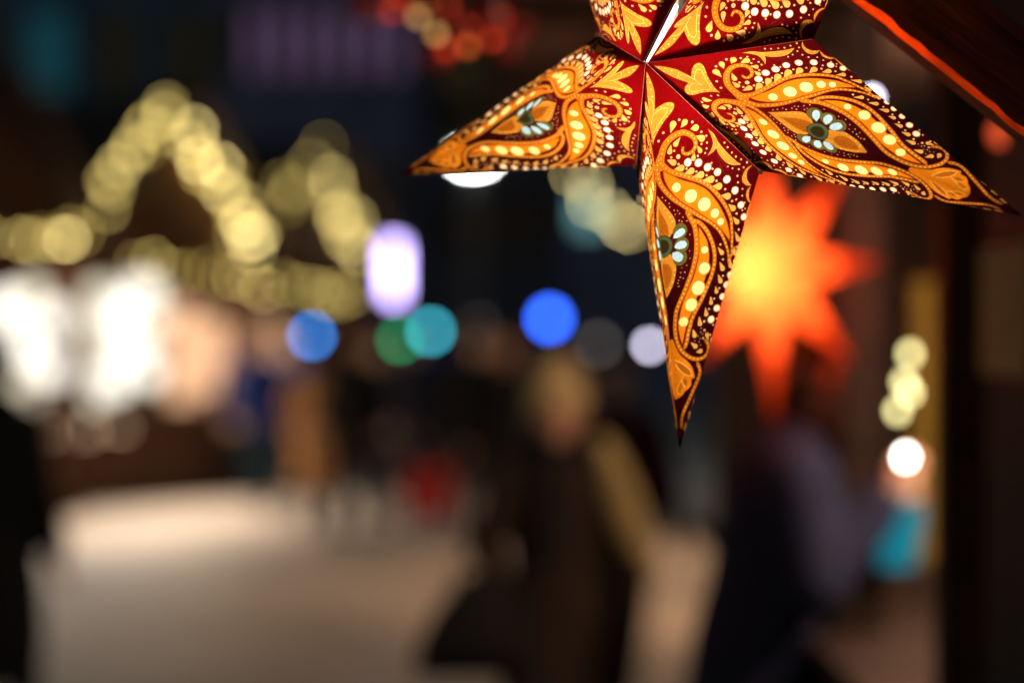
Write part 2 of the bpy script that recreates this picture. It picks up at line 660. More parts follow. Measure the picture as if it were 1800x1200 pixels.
def two_sided(name, out_col, in_col, transl, share=.5):
    """paper that is coloured outside and pale inside, letting some light through"""
    m = bpy.data.materials.new(name); m.use_nodes = True
    nt = m.node_tree; N = nt.nodes; L = nt.links.new
    N.remove(N['Principled BSDF'])
    tc = N.new('ShaderNodeTexCoord'); nz = N.new('ShaderNodeTexNoise'); nz.inputs['Scale'].default_value = 40
    rp = N.new('ShaderNodeMapRange'); rp.inputs[3].default_value = .8; rp.inputs[4].default_value = 1.15
    mul = N.new('ShaderNodeVectorMath'); mul.operation = 'SCALE'; mul.inputs[0].default_value = transl
    L(tc.outputs['Object'], nz.inputs[0]); L(nz.outputs[0], rp.inputs[0]); L(rp.outputs[0], mul.inputs['Scale'])
    tr = N.new('ShaderNodeBsdfTranslucent'); L(mul.outputs[0], tr.inputs[0])
    d0 = N.new('ShaderNodeBsdfDiffuse'); d0.inputs[0].default_value = (*out_col, 1)
    d1 = N.new('ShaderNodeBsdfDiffuse'); d1.inputs[0].default_value = (*in_col, 1)
    geo = N.new('ShaderNodeNewGeometry'); sd = N.new('ShaderNodeMixShader'); mx = N.new('ShaderNodeMixShader')
    L(geo.outputs['Backfacing'], sd.inputs[0]); L(d0.outputs[0], sd.inputs[1]); L(d1.outputs[0], sd.inputs[2])
    mx.inputs[0].default_value = share; L(tr.outputs[0], mx.inputs[1]); L(sd.outputs[0], mx.inputs[2])
    L(mx.outputs[0], N['Material Output'].inputs[0])
    M[name] = m
    return m


def flip_outward(m, centre=(0, 0, 0)):
    c = Vector(centre)
    bm = bmesh.new(); bm.from_mesh(m)
    for f in bm.faces:
        if f.normal.dot(f.calc_center_median() - c) < 0: f.normal_flip()
    bm.to_mesh(m); bm.free()


paper_material()
two_sided('star_back_paper', (.12, .01, .01), (.93, .88, .8), (1.0, .19, .025), .30)
surf('flap_paper', (.02, .006, .006), .8, .2, 30)
surf('brass', (.5, .33, .12), .35, .1, 20, metal=1.0)
surf('white_cable', (.8, .78, .72), .5)
surf('black_cable', (.015, .015, .015), .5)
glow('star_bulb_glow', (1.0, .80, .56), 27.0, light=True)

STAR_O = Vector((0.1507, 1.9393, EYE + 0.2142))
tips = [at(1797, 379, 1.7938), at(1195, 790, 1.9593), at(700, 307, 2.0972), at(936, -393, 2.0169), at(1630, -423, 1.8294)]
vals = [at(1428, 69, 1.8882), at(1336, 300, 1.9142), at(1118, 291, 1.9749), at(1052, 62, 1.9864), at(1245, -84, 1.9328)]
apex = at(1135, 110, 1.8634)
tips = [p - STAR_O for p in tips]; vals = [p - STAR_O for p in vals]; apex = apex - STAR_O
axis = apex.normalized()
back = -apex
star = thing('star_lantern', 'large lit red and gold printed paper star lantern with five points, sharp and near', 'lantern', STAR_O)
bt, bv, tri_f, tri_c = print_mesh()
seam = (vals[4].cross(axis)).normalized()


def half(C, T, V):
    return [C + (T - C) * float(a) + (V - C) * float(b) for a, b in zip(bt, bv)]


for i in range(5):
    T = tips[i]; Vc, Vw = vals[i], vals[(i + 1) % 5]
    C0 = apex.copy(); C1 = apex.copy()
    sgn = 0
    if i == 4: Vc = Vc + seam * .0085; C0 = C0 + seam * .0020      # the seam gapes between the two upper points
    if i == 3: Vw = Vw - seam * .0085; C1 = C1 - seam * .0020
    if i in (3, 4): C0 = C1 = (C0 if i == 4 else C1)
    va = half(C0, T, Vc); vb = half(C1, T, Vw)
    n = len(va)
    verts = [tuple(v) for v in va + vb]
    faces = [tuple(map(int, f)) for f in tri_f] + [tuple(int(k) + n for k in f[::-1]) for f in tri_f]
    me = bpy.data.meshes.new('star_point'); me.from_pydata(verts, [], faces); me.update()
    ca = me.color_attributes.new('ink', 'FLOAT_COLOR', 'CORNER')
    cc = np.ones((len(me.loops), 4), np.float32)
    cc[:, :3] = np.repeat(np.concatenate([tri_c, tri_c]), 3, axis=0)
    ca.data.foreach_set('color', cc.ravel())
    flip_outward(me)      # a flip mirrors the loop order inside one face only, so the ink stays in place
    me.materials.append(M['star_paper'])
    link('star_point', me, star)
    # back of the point
    b = MB(); b.poly([back, Vw, T]); b.poly([back, T, Vc])
    mb = bpy.data.meshes.new('back_panel'); mb.from_pydata(b.v, [], b.f); mb.update(); flip_outward(mb)
    mb.materials.append(M['star_back_paper']); link('back_panel', mb, star)
    # the glued flap inside along the clockwise valley
    ins = (back - apex).normalized() * .0025
    p = [C1 + ins, Vw + ins, Vw + (T - Vw) * .075 + ins, C1 + (Vw - C1) * .55 + (T - C1) * .078 + ins, C1 + (T - C1) * .018 + ins]
    MB().prism(p, (back - apex).normalized() * .0006).build('glue_flap', M['flap_paper'], star)
    # bead of hot glue at the valley corner
    if i < 4: MB().ball(Vw + (Vw.normalized() * .001), .0022, 8, 6).build('glue_bead', M['white_cable'], star)
bulb_c = apex * .1
b = MB(); b.smooth = True; b.ball(bulb_c, .030, 16, 12); b.build('bulb', M['star_bulb_glow'], star)
fill_lamp = MB().ball((0, 0, 0), 1.0, 12, 8).mesh('led', M['star_bulb_glow'])
for T in tips:                          # small lamps added along every point to even out its glow
    MB().tube([bulb_c, T * .5, T * .94], .0012, 5).build('led_wire', M['white_cable'], star)
    for t in (.26, .42, .56, .67, .76, .83, .885, .925, .955):
        o = link('led', fill_lamp, star, T * t); o.scale = (.0142 * (1 - t),) * 3
MB().tube([bulb_c + Vector((0, 0, .028)), bulb_c + Vector((0, 0, .065))], .014, 12).build('bulb_socket', M['black_cable'], star)
top = vals[4]
glow('seam_led', (1.0, .93, .90), 2.6)
vd = (apex + STAR_O - Vector((0, 0, EYE))).normalized() * .02
MB().bar(apex * .98 + vd * .2, apex * .55 + top * .5 + vd * .6, .006, .003, axis).build('led_strip', M['seam_led'], star)  # glowing strip added behind the seam so the gap looks white
MB().tube([bulb_c + Vector((0, 0, .065)), top * .9 + back * .35, top * 1.05 + back * .12, Vector((top.x + back.x * .1, top.y + back.y * .1, 2.40 - STAR_O.z))], .0022, 6).build('hanging_cable', M['black_cable'], star)


# ---------------------------------------------------------------- materials of the place
surf('paving', (.48, .41, .34), .5, .45, .42, spec=.4)
surf('dark_timber', (.032, .016, .010), .7, .55, 5, .5, stretch=(1, 1, 9))
surf('brace_timber', (.018, .011, .008), .6, .92, 30, 1.0, stretch=(.35, 3, 3))
surf('roof_timber', (.20, .115, .085), .75, .4, 5, .3, stretch=(1, 8, 8))
surf('hut_timber', (.10, .045, .02), .75, .4, 3, .3, stretch=(1, 1, 6))
surf('hut_roof', (.02, .018, .017), .8, .4, 4)
surf('near_black', (.008, .008, .009), .7, .3, 4)
surf('notice_paper', (.62, .42, .20), .8, .12, 7)
surf('mustard_cloth', (.30, .21, .03), .85, .2, 4)
surf('facade_dark', (.15, .18, .34), .8, .3, .6)
surf('facade_grey', (.42, .44, .60), .8, .25, .5)
surf('facade_blue', (.09, .18, .34), .8, .3, .6)
surf('window_frame', (.05, .05, .055), .5)
surf('window_glass', (.012, .014, .02), .12, .2, 2, spec=.6)
surf('pole_metal', (.09, .09, .10), .45, .2, 8, metal=.6)
surf('fir_green', (.012, .022, .010), .8, .5, 20)
surf('bauble_red', (.40, .012, .010), .18, .2, 6, spec=.7)
surf('white_goods', (.75, .70, .62), .7, .2, 5)
surf('ochre_goods', (.55, .30, .06), .7, .3, 5)
glow('warm_bulb', (1.0, .75, .22), 10.0)
glow('warm_bulb_bright', (1.0, .79, .30), 25.0)
glow('warm_bulb_dim', (1.0, .73, .18), 5.5)
glow('white_lightbox', (1.0, .95, .84), 2.6, True)
glow('peach_lightbox', (1.0, .55, .30), 1.2, True)
glow('cream_lightbox', (1.0, .84, .62), .6, True)
glow('lantern_white', (1.0, .94, .82), 2.1)
glow('lantern_cream', (1.0, .90, .66), 1.5)
glow('tube_glass', (1.0, .85, .71), 2.0)
glow('stall_tube', (1.0, .64, .40), 100.0, True)
glow('counter_tube', (1.0, .70, .48), 250.0, True)
glow('lavender_sign', (.56, .44, 1.0), 10.5)
glow('street_white', (.92, 1.0, .90), 60.0, True)
glow('blue_globe', (.03, .13, 1.0), 20.0)
glow('sky_globe', (.05, .30, .95), 17.0)
glow('teal_globe', (.05, .48, .62), 17.0)
glow('green_globe', (.0, .32, .12), 13.0)
glow('grey_globe', (.62, .52, .46), 1.9)
glow('pale_globe', (.62, .58, .75), 17.0)
glow('violet_window', (.36, .20, .42), .28)
glow('teal_window', (.02, .13, .17), .30)
glow('seagreen_window', (.16, .40, .42), 1.3)
glow('grey_window', (.30, .24, .24), .12)
glow('fairy_yellow', (.95, .85, .36), 6.5)
glow('fairy_white', (1.0, .93, .80), 26.0)
glow('tiny_gold', (1.0, .50, .16), 1.9)
glow('tiny_red', (.85, .06, .02), 1.9)
glow('tiny_orange', (1.0, .16, .03), 1.9)

# ---------------------------------------------------------------- ground
g = MB()
NX, NY = 60, 90
for j in range(NY + 1):
    for i in range(NX + 1):
        x = -150 + 300 * i / NX; y = -60 + 360 * j / NY
        g.v.append((x, y, 0.0 if abs(x) < 20 and y < 50 else .02 * noise.noise((x * .05, y * .05, 0))))
for j in range(NY):
    for i in range(NX):
        a = j * (NX + 1) + i
        g.f.append((a, a + 1, a + NX + 2, a + NX + 1))
tag(g.build('ground', M['paving']), 'pale worn paving of the market lane', None, None, 'structure')

# ---------------------------------------------------------------- near stall on the right, where the star hangs
SX = .75                                  # its front runs straight away from the camera at this x
stall = thing('market_stall', 'dark timber market stall with posts and plank roof running along the right edge', 'stall', (SX, 0, 0))
EAVE = -.10 - SX
plank = MB().box(0, 3.2, -.068, .068, 0, .022).mesh('roof_plank', M['roof_timber'])
k = 0
y = .4
while y < 8.6:                            # roof boards, seen from below
    o = link('roof_plank', plank, stall, (EAVE + random.uniform(-.006, .006), y, 2.405 + random.uniform(-.003, .003)))
    o.rotation_euler = (0, -R(3), 0)
    y += .143; k += 1
MB().box(EAVE + .02, EAVE + .07, .4, 8.6, 2.30, 2.40).build('eave_beam', M['dark_timber'], stall)
MB().box(-.045, .045, .4, 8.6, 2.356, 2.40).build('front_beam', M['dark_timber'], stall)
for yy in (2.6, 4.0, 5.2, 6.6, 8.4):
    MB().box(-.045, .045, yy - .045, yy + .045, 0, 2.354).build('post', M['dark_timber'], stall)
    if yy > 3: MB().box(EAVE + .072, -.047, yy - .03, yy + .03, 2.33, 2.396).build('rafter', M['dark_timber'], stall)
n = 0
for i in range(10):                       # boards of the counter front
    if i < 9: MB().box(-.02, .02, 3.0 + i * .6 + .004, 3.596 + i * .6, .02, .98).build('counter_board', M['dark_timber'], stall)
MB().box(-.12, .42, 2.9, 8.5, .985, 1.025).build('counter_top', M['dark_timber'], stall)
MB().box(1.9, 1.96, .5, 8.5, 0, 2.40).build('back_wall', M['near_black'], stall)
for i in range(10): MB().box(.0 + i * .19 + .004, .186 + i * .19, 8.46, 8.49 + .004 * (i % 2), .03, 2.36).build('end_board', M['dark_timber'], stall)
MB().box(-.02, .02, .6, 3.72, 0.0, 2.29).build('side_screen', M['near_black'], stall)
MB().box(.25, .55, 6.0, 6.06, 1.10, 1.80).build('hanging_cloth', M['mustard_cloth'], stall)
for i, yy in enumerate((4.6, 6.4)):  # unseen lamps added under the stall roof to light lane and faces
    MB().box(.9, .98, yy - .3, yy + .3, 2.22, 2.25).build('ceiling_lamp', M['stall_tube' if i else 'counter_tube'], stall)
# brace from the near post up to the eave
b0, b1 = at(2180, 461, 1.99), at(672, -737, 1.99)
br = MB()
NSEG = 90
ln = (b1 - b0).length
for i in range(NSEG + 1):
    w1 = noise.noise((i * .23, 3.1, 0)); w2 = noise.noise((i * .61, 7.7, 0)); w3 = noise.noise((i * .17, 1.3, 5))
    for (a, c) in ((-.80 + .12 * w1, -1.05 + .05 * w2), (-1, -.90 + .10 * w2 + .08 * w1), (-1 + .05 * w3, 0), (-1, 1 + .05 * w3), (1, 1), (1, -.8), (.8, -1), (-.3, -1.04)):
        br.v.append((ln * i / NSEG, a * .027, -c * .0325))
for i in range(NSEG):
    for k in range(8):
        br.f.append((i * 8 + k, i * 8 + (k + 1) % 8, (i + 1) * 8 + (k + 1) % 8, (i + 1) * 8 + k))
br.f.append(tuple(reversed(range(8)))); br.f.append(tuple(NSEG * 8 + k for k in range(8)))
bo = br.build('brace', M['brace_timber'], stall, b0 - Vector((SX, 0, 0)))
bo.rotation_euler = (0, math.pi + math.atan2((b1 - b0).z, -(b1 - b0).x), 0)
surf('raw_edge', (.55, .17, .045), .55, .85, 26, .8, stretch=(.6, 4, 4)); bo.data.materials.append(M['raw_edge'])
for p in bo.data.polygons:                 # star glow on the lower arris, put into its colour
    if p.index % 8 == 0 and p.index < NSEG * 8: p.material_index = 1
# notice on the screen
nt_ = MB().box(-.005, 0, -.17, .17, 0, .19).build('paper_notice', M['notice_paper'], None, (SX - .0225, 3.56, 1.60))
tag(nt_, 'blank tan paper notice on the dark screen at the right edge', 'notice')

# second star, orange, behind the first
def plain_star(name, label, o, n, R0, r0, h, spin, turn, mat_front, bulb_mat, tiprand):
    root = thing(name, label, 'lantern', o)
    rot = Matrix.Rotation(R(turn), 4, 'Z')
    ap, bk = rot @ Vector((0, -h, 0)), rot @ Vector((0, h, 0))
    for i in range(n):
        a = R(spin) + 2 * math.pi * i / n; b1 = a + math.pi / n; b0 = a - math.pi / n
        rr = R0 * tiprand[i % len(tiprand)]
        T = rot @ Vector((rr * math.cos(a), 0, rr * math.sin(a)))
        V0 = rot @ Vector((r0 * math.cos(b0), 0, r0 * math.sin(b0))); V1 = rot @ Vector((r0 * math.cos(b1), 0, r0 * math.sin(b1)))
        m = MB(); m.poly([ap, V0, T]); m.poly([ap, T, V1]); m.poly([bk, T, V0]); m.poly([bk, V1, T])
        me = bpy.data.meshes.new('star_point'); me.from_pydata(m.v, [], m.f); me.update(); flip_outward(me)
        me.materials.append(mat_front); link('star_point', me, root)
    m = MB(); m.smooth = True; m.ball((-.012, -.01, .0), .055, 16, 10); m.build('bulb', bulb_mat, root)
    ld = MB().ball((0, 0, 0), .013, 8, 6).mesh('led', bulb_mat)
    for i in range(n):
        a = R(spin) + 2 * math.pi * i / n
        for t, k in ((.30, .95), (.50, .6)): link('led', ld, root, rot @ Vector((R0 * t * math.cos(a), 0, R0 * t * math.sin(a)))).scale = (k, k, k)  # small lamps added inside the points to spread the glow
    MB().tube([(0, 0, .03), (0, 0, 2.40 - o[2])], .003, 6).build('hanging_cable', M['black_cable'], root)
    return root
two_sided('orange_paper', (.5, .06, .01), (.95, .6, .3), (1.0, .14, .036), .45)
glow('orange_star_bulb', (1.0, .74, .46), 32.0, light=True)
plain_star('star_lantern', 'blurred glowing orange red paper star lantern behind the printed star', at(1352, 475, 5.1), 8, .31, .108, .085, 92, -42, M['orange_paper'], M['orange_star_bulb'], (1.0, .9, .95, .9, 1.05, .92, .9, 1.0))

# fairy lights hanging at the stall front
fl = thing('fairy_light_string', 'short string of yellow fairy lights hanging beside the stall post', 'string lights', at(1592, 560, 4.6))
o = fl.location
pts = [at(1600, 622, 4.62), at(1590, 672, 4.6), at(1600, 690, 4.63), at(1578, 722, 4.6), at(1592, 803, 4.6)]
MB().tube([(0, 0, 2.35 - o.z)] + [p - o + Vector((0, .02, .012)) for p in pts], .002, 5).build('wire', M['black_cable'], fl)
for i, p in enumerate(pts):
    m = MB(); m.smooth = True; m.ball((0, 0, 0), .0095, 10, 8, 1.25); m.build('bulb', M['fairy_white' if i == 4 else 'fairy_yellow'], fl, p - o)

# fir garland with baubles and tiny glowing balls for their highlights under the eave
gl_ = thing('fir_garland', 'dark fir garland with red baubles and tiny lights under the stall eave', 'garland', (-.10, 4.2, 2.24))
path = [Vector((random.uniform(-.01, .01), -1.5 + .1 * i, .05 * math.sin(i * .55) + .02)) for i in range(34)]
MB().tube(path, .012, 6).build('stem', M['dark_timber'], gl_)
nd = MB()
for i in range(5200):
    q = path[random.randrange(33)]; q = q + (path[1] - path[0]) * random.random()
    dv = Vector((random.gauss(0, 1), random.gauss(0, .5), random.gauss(-.1, 1))).normalized()
    e = q + dv * random.uniform(.05, .13); sd = dv.orthogonal().normalized() * .0022
    nd.poly([q - sd, q + sd, e])
ndm = bpy.data.meshes.new('needles'); ndm.from_pydata(nd.v, [], nd.f); ndm.materials.append(M['fir_green'])
tag(link('needles', ndm, gl_), None, None, None, 'stuff')
bub = MB(); bub.smooth = True; bub.ball((0, 0, 0), .032, 14, 10); bub = bub.mesh('bauble', M['bauble_red'])
for (px, py, dd) in ((700, 5, 4.6), (800, 45, 4.4), (850, 20, 4.1), (880, 75, 4.7), (760, 90, 4.5), (905, 40, 5.2), (640, 10, 4.3)):
    link('bauble', bub, gl_, at(px, py, dd) - gl_.location)
tb = {k: MB().ball((0, 0, 0), .0085, 8, 6).mesh('tiny_bulb', M['tiny_' + k]) for k in ('gold', 'red', 'orange')}
for (px, py, dd, k) in ((735, 30, 4.0, 'gold'), (767, 60, 4.0, 'gold'), (866, 70, 4.1, 'red'), (822, 82, 4.1, 'orange'), (790, 12, 4.2, 'red'), (848, 12, 4.2, 'red'), (785, 88, 4.2, 'red'), (700, -5, 4.2, 'red'), (830, 45, 4.3, 'red'), (745, 5, 4.3, 'orange'), (805, 60, 4.5, 'orange'), (690, 20, 4.4, 'red'), (880, 30, 4.4, 'red')):
    link('tiny_bulb', tb[k], gl_, at(px, py, dd) - gl_.location)

# ---------------------------------------------------------------- the row of huts on the left
bulb_mesh = MB().ball((0, 0, 0), .026, 10, 8); bulb_mesh.smooth = True
bulb_mesh = bulb_mesh.mesh('bulb', M['warm_bulb'])
bulb_mesh_b = MB().ball((0, 0, 0), .026, 10, 8).mesh('bulb', M['warm_bulb_bright'])
bulb_mesh_d = MB().ball((0, 0, 0), .026, 10, 8).mesh('bulb', M['warm_bulb_dim'])


def light_string(label, pts, n, parent_loc, bright=.15, jit=.05, group=None):
    root = thing('light_string', label, 'string lights', parent_loc, 0, group)
    P = [Vector(p) - Vector(parent_loc) for p in pts]
    MB().tube(P, .006, 5).build('cable', M['black_cable'], root)
    seg = [0]
    for a, b in zip(P, P[1:]): seg.append(seg[-1] + (b - a).length)
    for i in range(n):
        s = seg[-1] * (i + .5) / n
        j = next(k for k in range(len(P) - 1) if s <= seg[k + 1] + 1e-9)
        q = P[j].lerp(P[j + 1], (s - seg[j]) / max(1e-9, seg[j + 1] - seg[j]))
        q = q + Vector((random.uniform(-jit, jit), random.uniform(-jit, jit), random.uniform(-jit, jit) - .03))
        k = random.random(); link('bulb', bulb_mesh_b if k < bright else bulb_mesh_d if k > .62 else bulb_mesh, root, q)
    return root


def hut(label, c, ang, w, eave, apexz, depth, boxes, power=120.0, tone=(1.0, .79, .61)):
    h = thing('market_hut', label, 'market hut', (c[0], c[1], 0), R(ang), 'gabled market huts along the lane')
    W = w / 2
    MB().box(-W, W, depth - .05, depth, 0, eave).build('back_wall', M['hut_timber'], h)
    MB().box(-W, -W + .05, .06, depth - .052, 0, eave).build('side_wall', M['hut_timber'], h)
    MB().box(W - .05, W, .06, depth - .052, 0, eave).build('side_wall', M['hut_timber'], h)
    nb = 8
    for i in range(nb):
        MB().box(-W + .06 + (w - .12) * i / nb + .006, -W + .06 + (w - .12) * (i + 1) / nb - .006, 0, .04, .02, .95).build('counter_board', M['hut_timber'], h)
    MB().box(-W - .02, W + .02, -.14, .4, .955, 1.0).build('counter_top', M['hut_timber'], h)
    for sx in (-1, 1):
        MB().box(sx * W - .05, sx * W + .05, -.05, .05, 0, eave).build('post', M['hut_timber'], h)
        rise = apexz - eave
        rf = MB()
        rf.prism([(sx * (W + .22), -.35, eave - .22 * rise / W), (0, -.35, apexz), (0, -.35, apexz + .07), (sx * (W + .22), -.35, eave - .22 * rise / W + .07)], (0, depth + .6, 0))
        rf.build('roof_slope', M['hut_roof'], h)
        MB().bar((sx * (W + .2), -.38, eave - .2 * rise / W + .02), (sx * .02, -.38, apexz + .02), .04, .14, (0, 1, 0)).build('barge_board', M['hut_timber'], h)
    for k in range(7):                # upright boards of the gable
        x0 = -W + w * k / 7 + .006; x1 = -W + w * (k + 1) / 7 - .006
        zt = lambda x: eave + (apexz - eave) * (1 - abs(x) / W)
        pts = [(x0, 0, eave + .06), (x1, 0, eave + .06), (x1, 0, max(eave + .061, zt(x1) - .02))]
        if x0 < 0 < x1: pts.append((0, 0, apexz - .02))
        pts.append((x0, 0, max(eave + .061, zt(x0) - .02)))
        MB().prism(pts, (0, .03, 0)).build('gable_board', M['hut_timber'], h)
    MB().box(-W, W, -.06, .06, eave - .09, eave + .055).build('tie_beam', M['hut_timber'], h)
    for (x0, x1, z0, z1, mt) in boxes:
        MB().box(x0, x1, .34, .42, z0, z1).build('light_box', M[mt], h)  # glowing panels added in place of a brightly lit interior
    for zz in (1.25, 1.6):
        MB().box(-W + .06, W - .06, depth - .42, depth - .17, zz, zz + .03).build('shelf', M['hut_timber'], h)
    MB().box(-W * .7, W * .7, .16, .20, eave - .06, eave - .02).build('tube_lamp', M['tube_glass'], h)
    la = bpy.data.lights.new('strip_light', 'AREA'); la.shape = 'RECTANGLE'; la.size = W * 1.4; la.size_y = .06
    la.energy = power; la.color = tone; la.spread = R(130)
    lo = bpy.data.objects.new('strip_light', la); COL.objects.link(lo); lo.parent = h
    lo.location = (0, .13, eave - .05); lo.rotation_euler = (R(-48), 0, 0)
    return h


hut('near gabled market hut at the left edge with white lit counter', (-4.78, 22.0), 58, 2.36, 2.70, 4.1, 1.6,
    [(-1.05, -.1, 1.1, 2.3, 'cream_lightbox'), (.2, 1.08, 1.02, 2.1, 'cream_lightbox')])
hut('gabled market hut outlined in warm bulbs, tallest peak in view', (-3.52, 25.0), 52.4, 2.52, 2.68, 4.12, 1.6,
    [(-1.15, -.5, 1.05, 2.2, 'cream_lightbox'), (-.42, .2, 1.15, 2.3, 'cream_lightbox'), (.36, .70, 1.0, 2.05, 'peach_lightbox'), (.80, 1.15, 1.1, 1.9, 'peach_lightbox')])
hut('farther gabled market hut outlined in warm bulbs beside the lavender sign', (-2.46, 30.25), 65, 2.75, 2.68, 4.08, 1.6,
    [(-.9, -.3, 1.1, 1.9, 'peach_lightbox')], 6.0)
hut('market hut facing the lane behind the customer at the counter', (1.95, 14.2), -90, 2.6, 2.68, 4.0, 1.6, [], 52.0, (1.0, .60, .34))  # its amber strip light, out of sight, is added to warm the lane
hut('market hut next along the right side of the lane, mostly hidden by the near stall', (2.0, 18.4), -90, 2.6, 2.68, 4.0, 1.6, [], 52.0, (1.0, .60, .34))  # second unseen amber strip light added to brighten the ground
def hut_point(c, ang, px, py, inset):
    """a point in the open front of a hut, seen at column px and row py"""
    ca, sa = math.cos(R(ang)), math.sin(R(ang))
    cx, cyy = c[0] - sa * inset, c[1] + ca * inset
    k = (px - 900) / 4250.
    u = (cx - k * cyy) / (k * sa - ca)
    return at(px, py, cyy + sa * u)


for (c, ang, items, where) in (
        ((-4.78, 22.0), 58, ((12, 540, .17, 1, 'upper left'), (58, 515, .13, 0, 'topmost middle'), (98, 560, .16, 1, 'upper right'), (38, 610, .18, 1, 'middle left'), (88, 648, .15, 1, 'lower right'), (22, 672, .12, 0, 'lowest left'), (124, 505, .10, 0, 'topmost right'), (130, 610, .10, 1, 'far right')), 'leftmost hut'),
        ((-3.52, 25.0), 52.4, ((172, 515, .12, 0, 'topmost left'), (208, 552, .19, 1, 'largest upper'), (252, 512, .16, 1, 'topmost right'), (166, 600, .15, 0, 'middle left'), (232, 610, .18, 1, 'central'), (276, 560, .13, 0, 'far right'), (196, 668, .17, 1, 'lower middle'), (160, 702, .10, 0, 'lower left'), (262, 655, .12, 1, 'lower right'), (186, 725, .09, 0, 'lowest')), 'hut under the tallest peak')):
    for (px, py, r, wh_, pos) in items:
        q = hut_point(c, ang, px, py, .2)
        g_ = thing('paper_lantern', '%s lit paper lantern, the %s one in the %s' % ('white' if wh_ else 'cream', pos, where), 'lantern', q, 0, 'paper lanterns in the ' + where)
        m = MB(); m.smooth = True; m.ball((0, 0, 0), r, 12, 8, .92); m.build('shade', M['lantern_white' if wh_ else 'lantern_cream'], g_)  # glowing balls added to give the stall's ragged bright light
        MB().lathe([(r * .3, 0), (r * .3, .02)], 10, (0, 0, r * .91)).build('rim', M['black_cable'], g_)
gb = 'warm bulb strings on the huts'
light_string('warm bulb string along the horizontal eave at the left edge', [at(-40, 408, 22), at(20, 400, 22.2), at(70, 410, 22.5), at(150, 405, 23)], 11, at(20, 400, 22.2), .15, .06, gb)
light_string('warm bulb string up the long slope left of the tallest peak', [at(120, 412, 23.6), at(200, 315, 24), at(260, 240, 24.4), at(308, 188, 24.8)], 22, at(120, 412, 23.6), .12, .10, gb)
light_string('warm bulb string down the slope right of the tallest peak', [at(310, 185, 24.7), at(360, 262, 25.1), at(410, 350, 25.5), at(455, 440, 25.9)], 30, at(310, 185, 24.7), .22, .11, gb)
light_string('drooping warm bulb string along the beam under the tallest peak', [at(185, 440, 24), at(240, 455, 24.3), at(330, 470, 24.8), at(420, 490, 25.4), at(480, 505, 25.8)], 10, at(185, 440, 24), .0, .05, gb)
light_string('warm bulb string up the left slope of the lower peak', [at(455, 440, 29), at(500, 350, 29.5), at(555, 266, 30.2)], 22, at(455, 440, 29), .18, .13, gb)
light_string('warm bulb string down the right slope of the lower peak', [at(555, 264, 30.1), at(590, 340, 30.5), at(615, 410, 31), at(628, 470, 31.4)], 26, at(555, 282, 30.1), .22, .12, gb)
light_string('warm bulb string along the beam under the lower peak', [at(490, 495, 29.4), at(560, 510, 30.4), at(620, 515, 31.4)], 8, at(490, 495, 29.4), .0, .06, gb)
cl = light_string('faint bulb string drooping along the counter of the bright huts', [at(60, 760, 22.4), at(110, 740, 22.8), at(170, 745, 23.3), at(240, 735, 23.8)], 7, at(60, 760, 22.4), .0, .10, gb)
dim = MB().ball((0, 0, 0), .026, 10, 8).mesh('bulb', glow('dim_bulb', (1.0, .66, .40), 3.0))
for o in cl.children:
    if o.name.startswith('bulb'): o.data = dim
light_string('few warm bulbs strung high over the lane behind the printed star', [at(1000, 300, 32), at(1055, 350, 32), at(1085, 378, 32), at(1105, 400, 32), at(1130, 380, 32), at(1190, 330, 32)], 9, at(1055, 350, 32), .75, .14, 'bulbs over the lane')

# ---------------------------------------------------------------- street lamps, signs, coloured globes
def lamp_post(label, p, head_w, mat, pole_r=.05):
    t = thing('street_lamp', label, 'street lamp', (p.x, p.y, 0))
    MB().tube([(0, 0, 0), (0, 0, .25), (0, 0, .26), (0, 0, p.z - .06)], [.1, .09, pole_r, pole_r * .8], 10).build('pole', M['pole_metal'], t)
    MB().lathe([(.06, -.07), (head_w / 2 + .02, -.05), (head_w / 2, .10), (.05, .13)], 14, (0, 0, p.z + .02)).build('lamp_cap', M['pole_metal'], t)
    m = MB(); m.smooth = True; m.lathe([(head_w * .45, -.05), (head_w * .40, -.10), (head_w * .2, -.13), (.01, -.135)], 14, (0, 0, p.z)); m.build('lamp_lens', M[mat], t)
    return t


def globe_lamp(label, p, r, mat, group='coloured globe lamps'):
    t = thing('globe_lamp', label, 'lamp', (p.x, p.y, 0), 0, group)
    MB().tube([(0, 0, 0), (0, 0, .06), (0, 0, .061), (0, 0, p.z - r * .9)], [.09, .09, .02, .018], 8).build('stand', M['pole_metal'], t)
    m = MB(); m.smooth = True; m.ball((0, 0, p.z), r, 14, 10); m.build('globe', M[mat], t)
    return t


lamp_post('white street lamp shining behind the left tip of the printed star', at(832, 268, 30), .42, 'street_white', .07)
sg = thing('lit_sign', 'tall lavender lit pillar sign on a post beside the huts', 'sign', (at(692, 470, 27).x, 27, 0))
z0, z1 = at(0, 522, 27).z, at(0, 428, 27).z
MB().tube([(0, 0, 0), (0, 0, z0 - .02)], .04, 10).build('post', M['pole_metal'], sg)
MB().box(-.075, .075, -.05, .05, z0, z1).build('light_panel', M['lavender_sign'], sg)
MB().box(-.10, .10, -.035, .07, z1 + .002, z1 + .05).build('cap', M['pole_metal'], sg)
globe_lamp('light blue globe lamp under the lower hut peak', at(548, 590, 26.5), .05, 'sky_globe')
globe_lamp('green globe lamp partly behind the teal one', at(703, 598, 21.5), .04, 'green_globe')
globe_lamp('teal globe lamp right of the lavender sign', at(757, 582, 33), .065, 'teal_globe')
globe_lamp('deep blue globe lamp above the hatted woman', at(966, 560, 33), .095, 'blue_globe')
globe_lamp('faint grey globe lamp between teal and deep blue ones', at(838, 572, 33), .06, 'grey_globe')
globe_lamp('faint grey globe lamp right of the deep blue one', at(1052, 605, 33), .06, 'grey_globe')
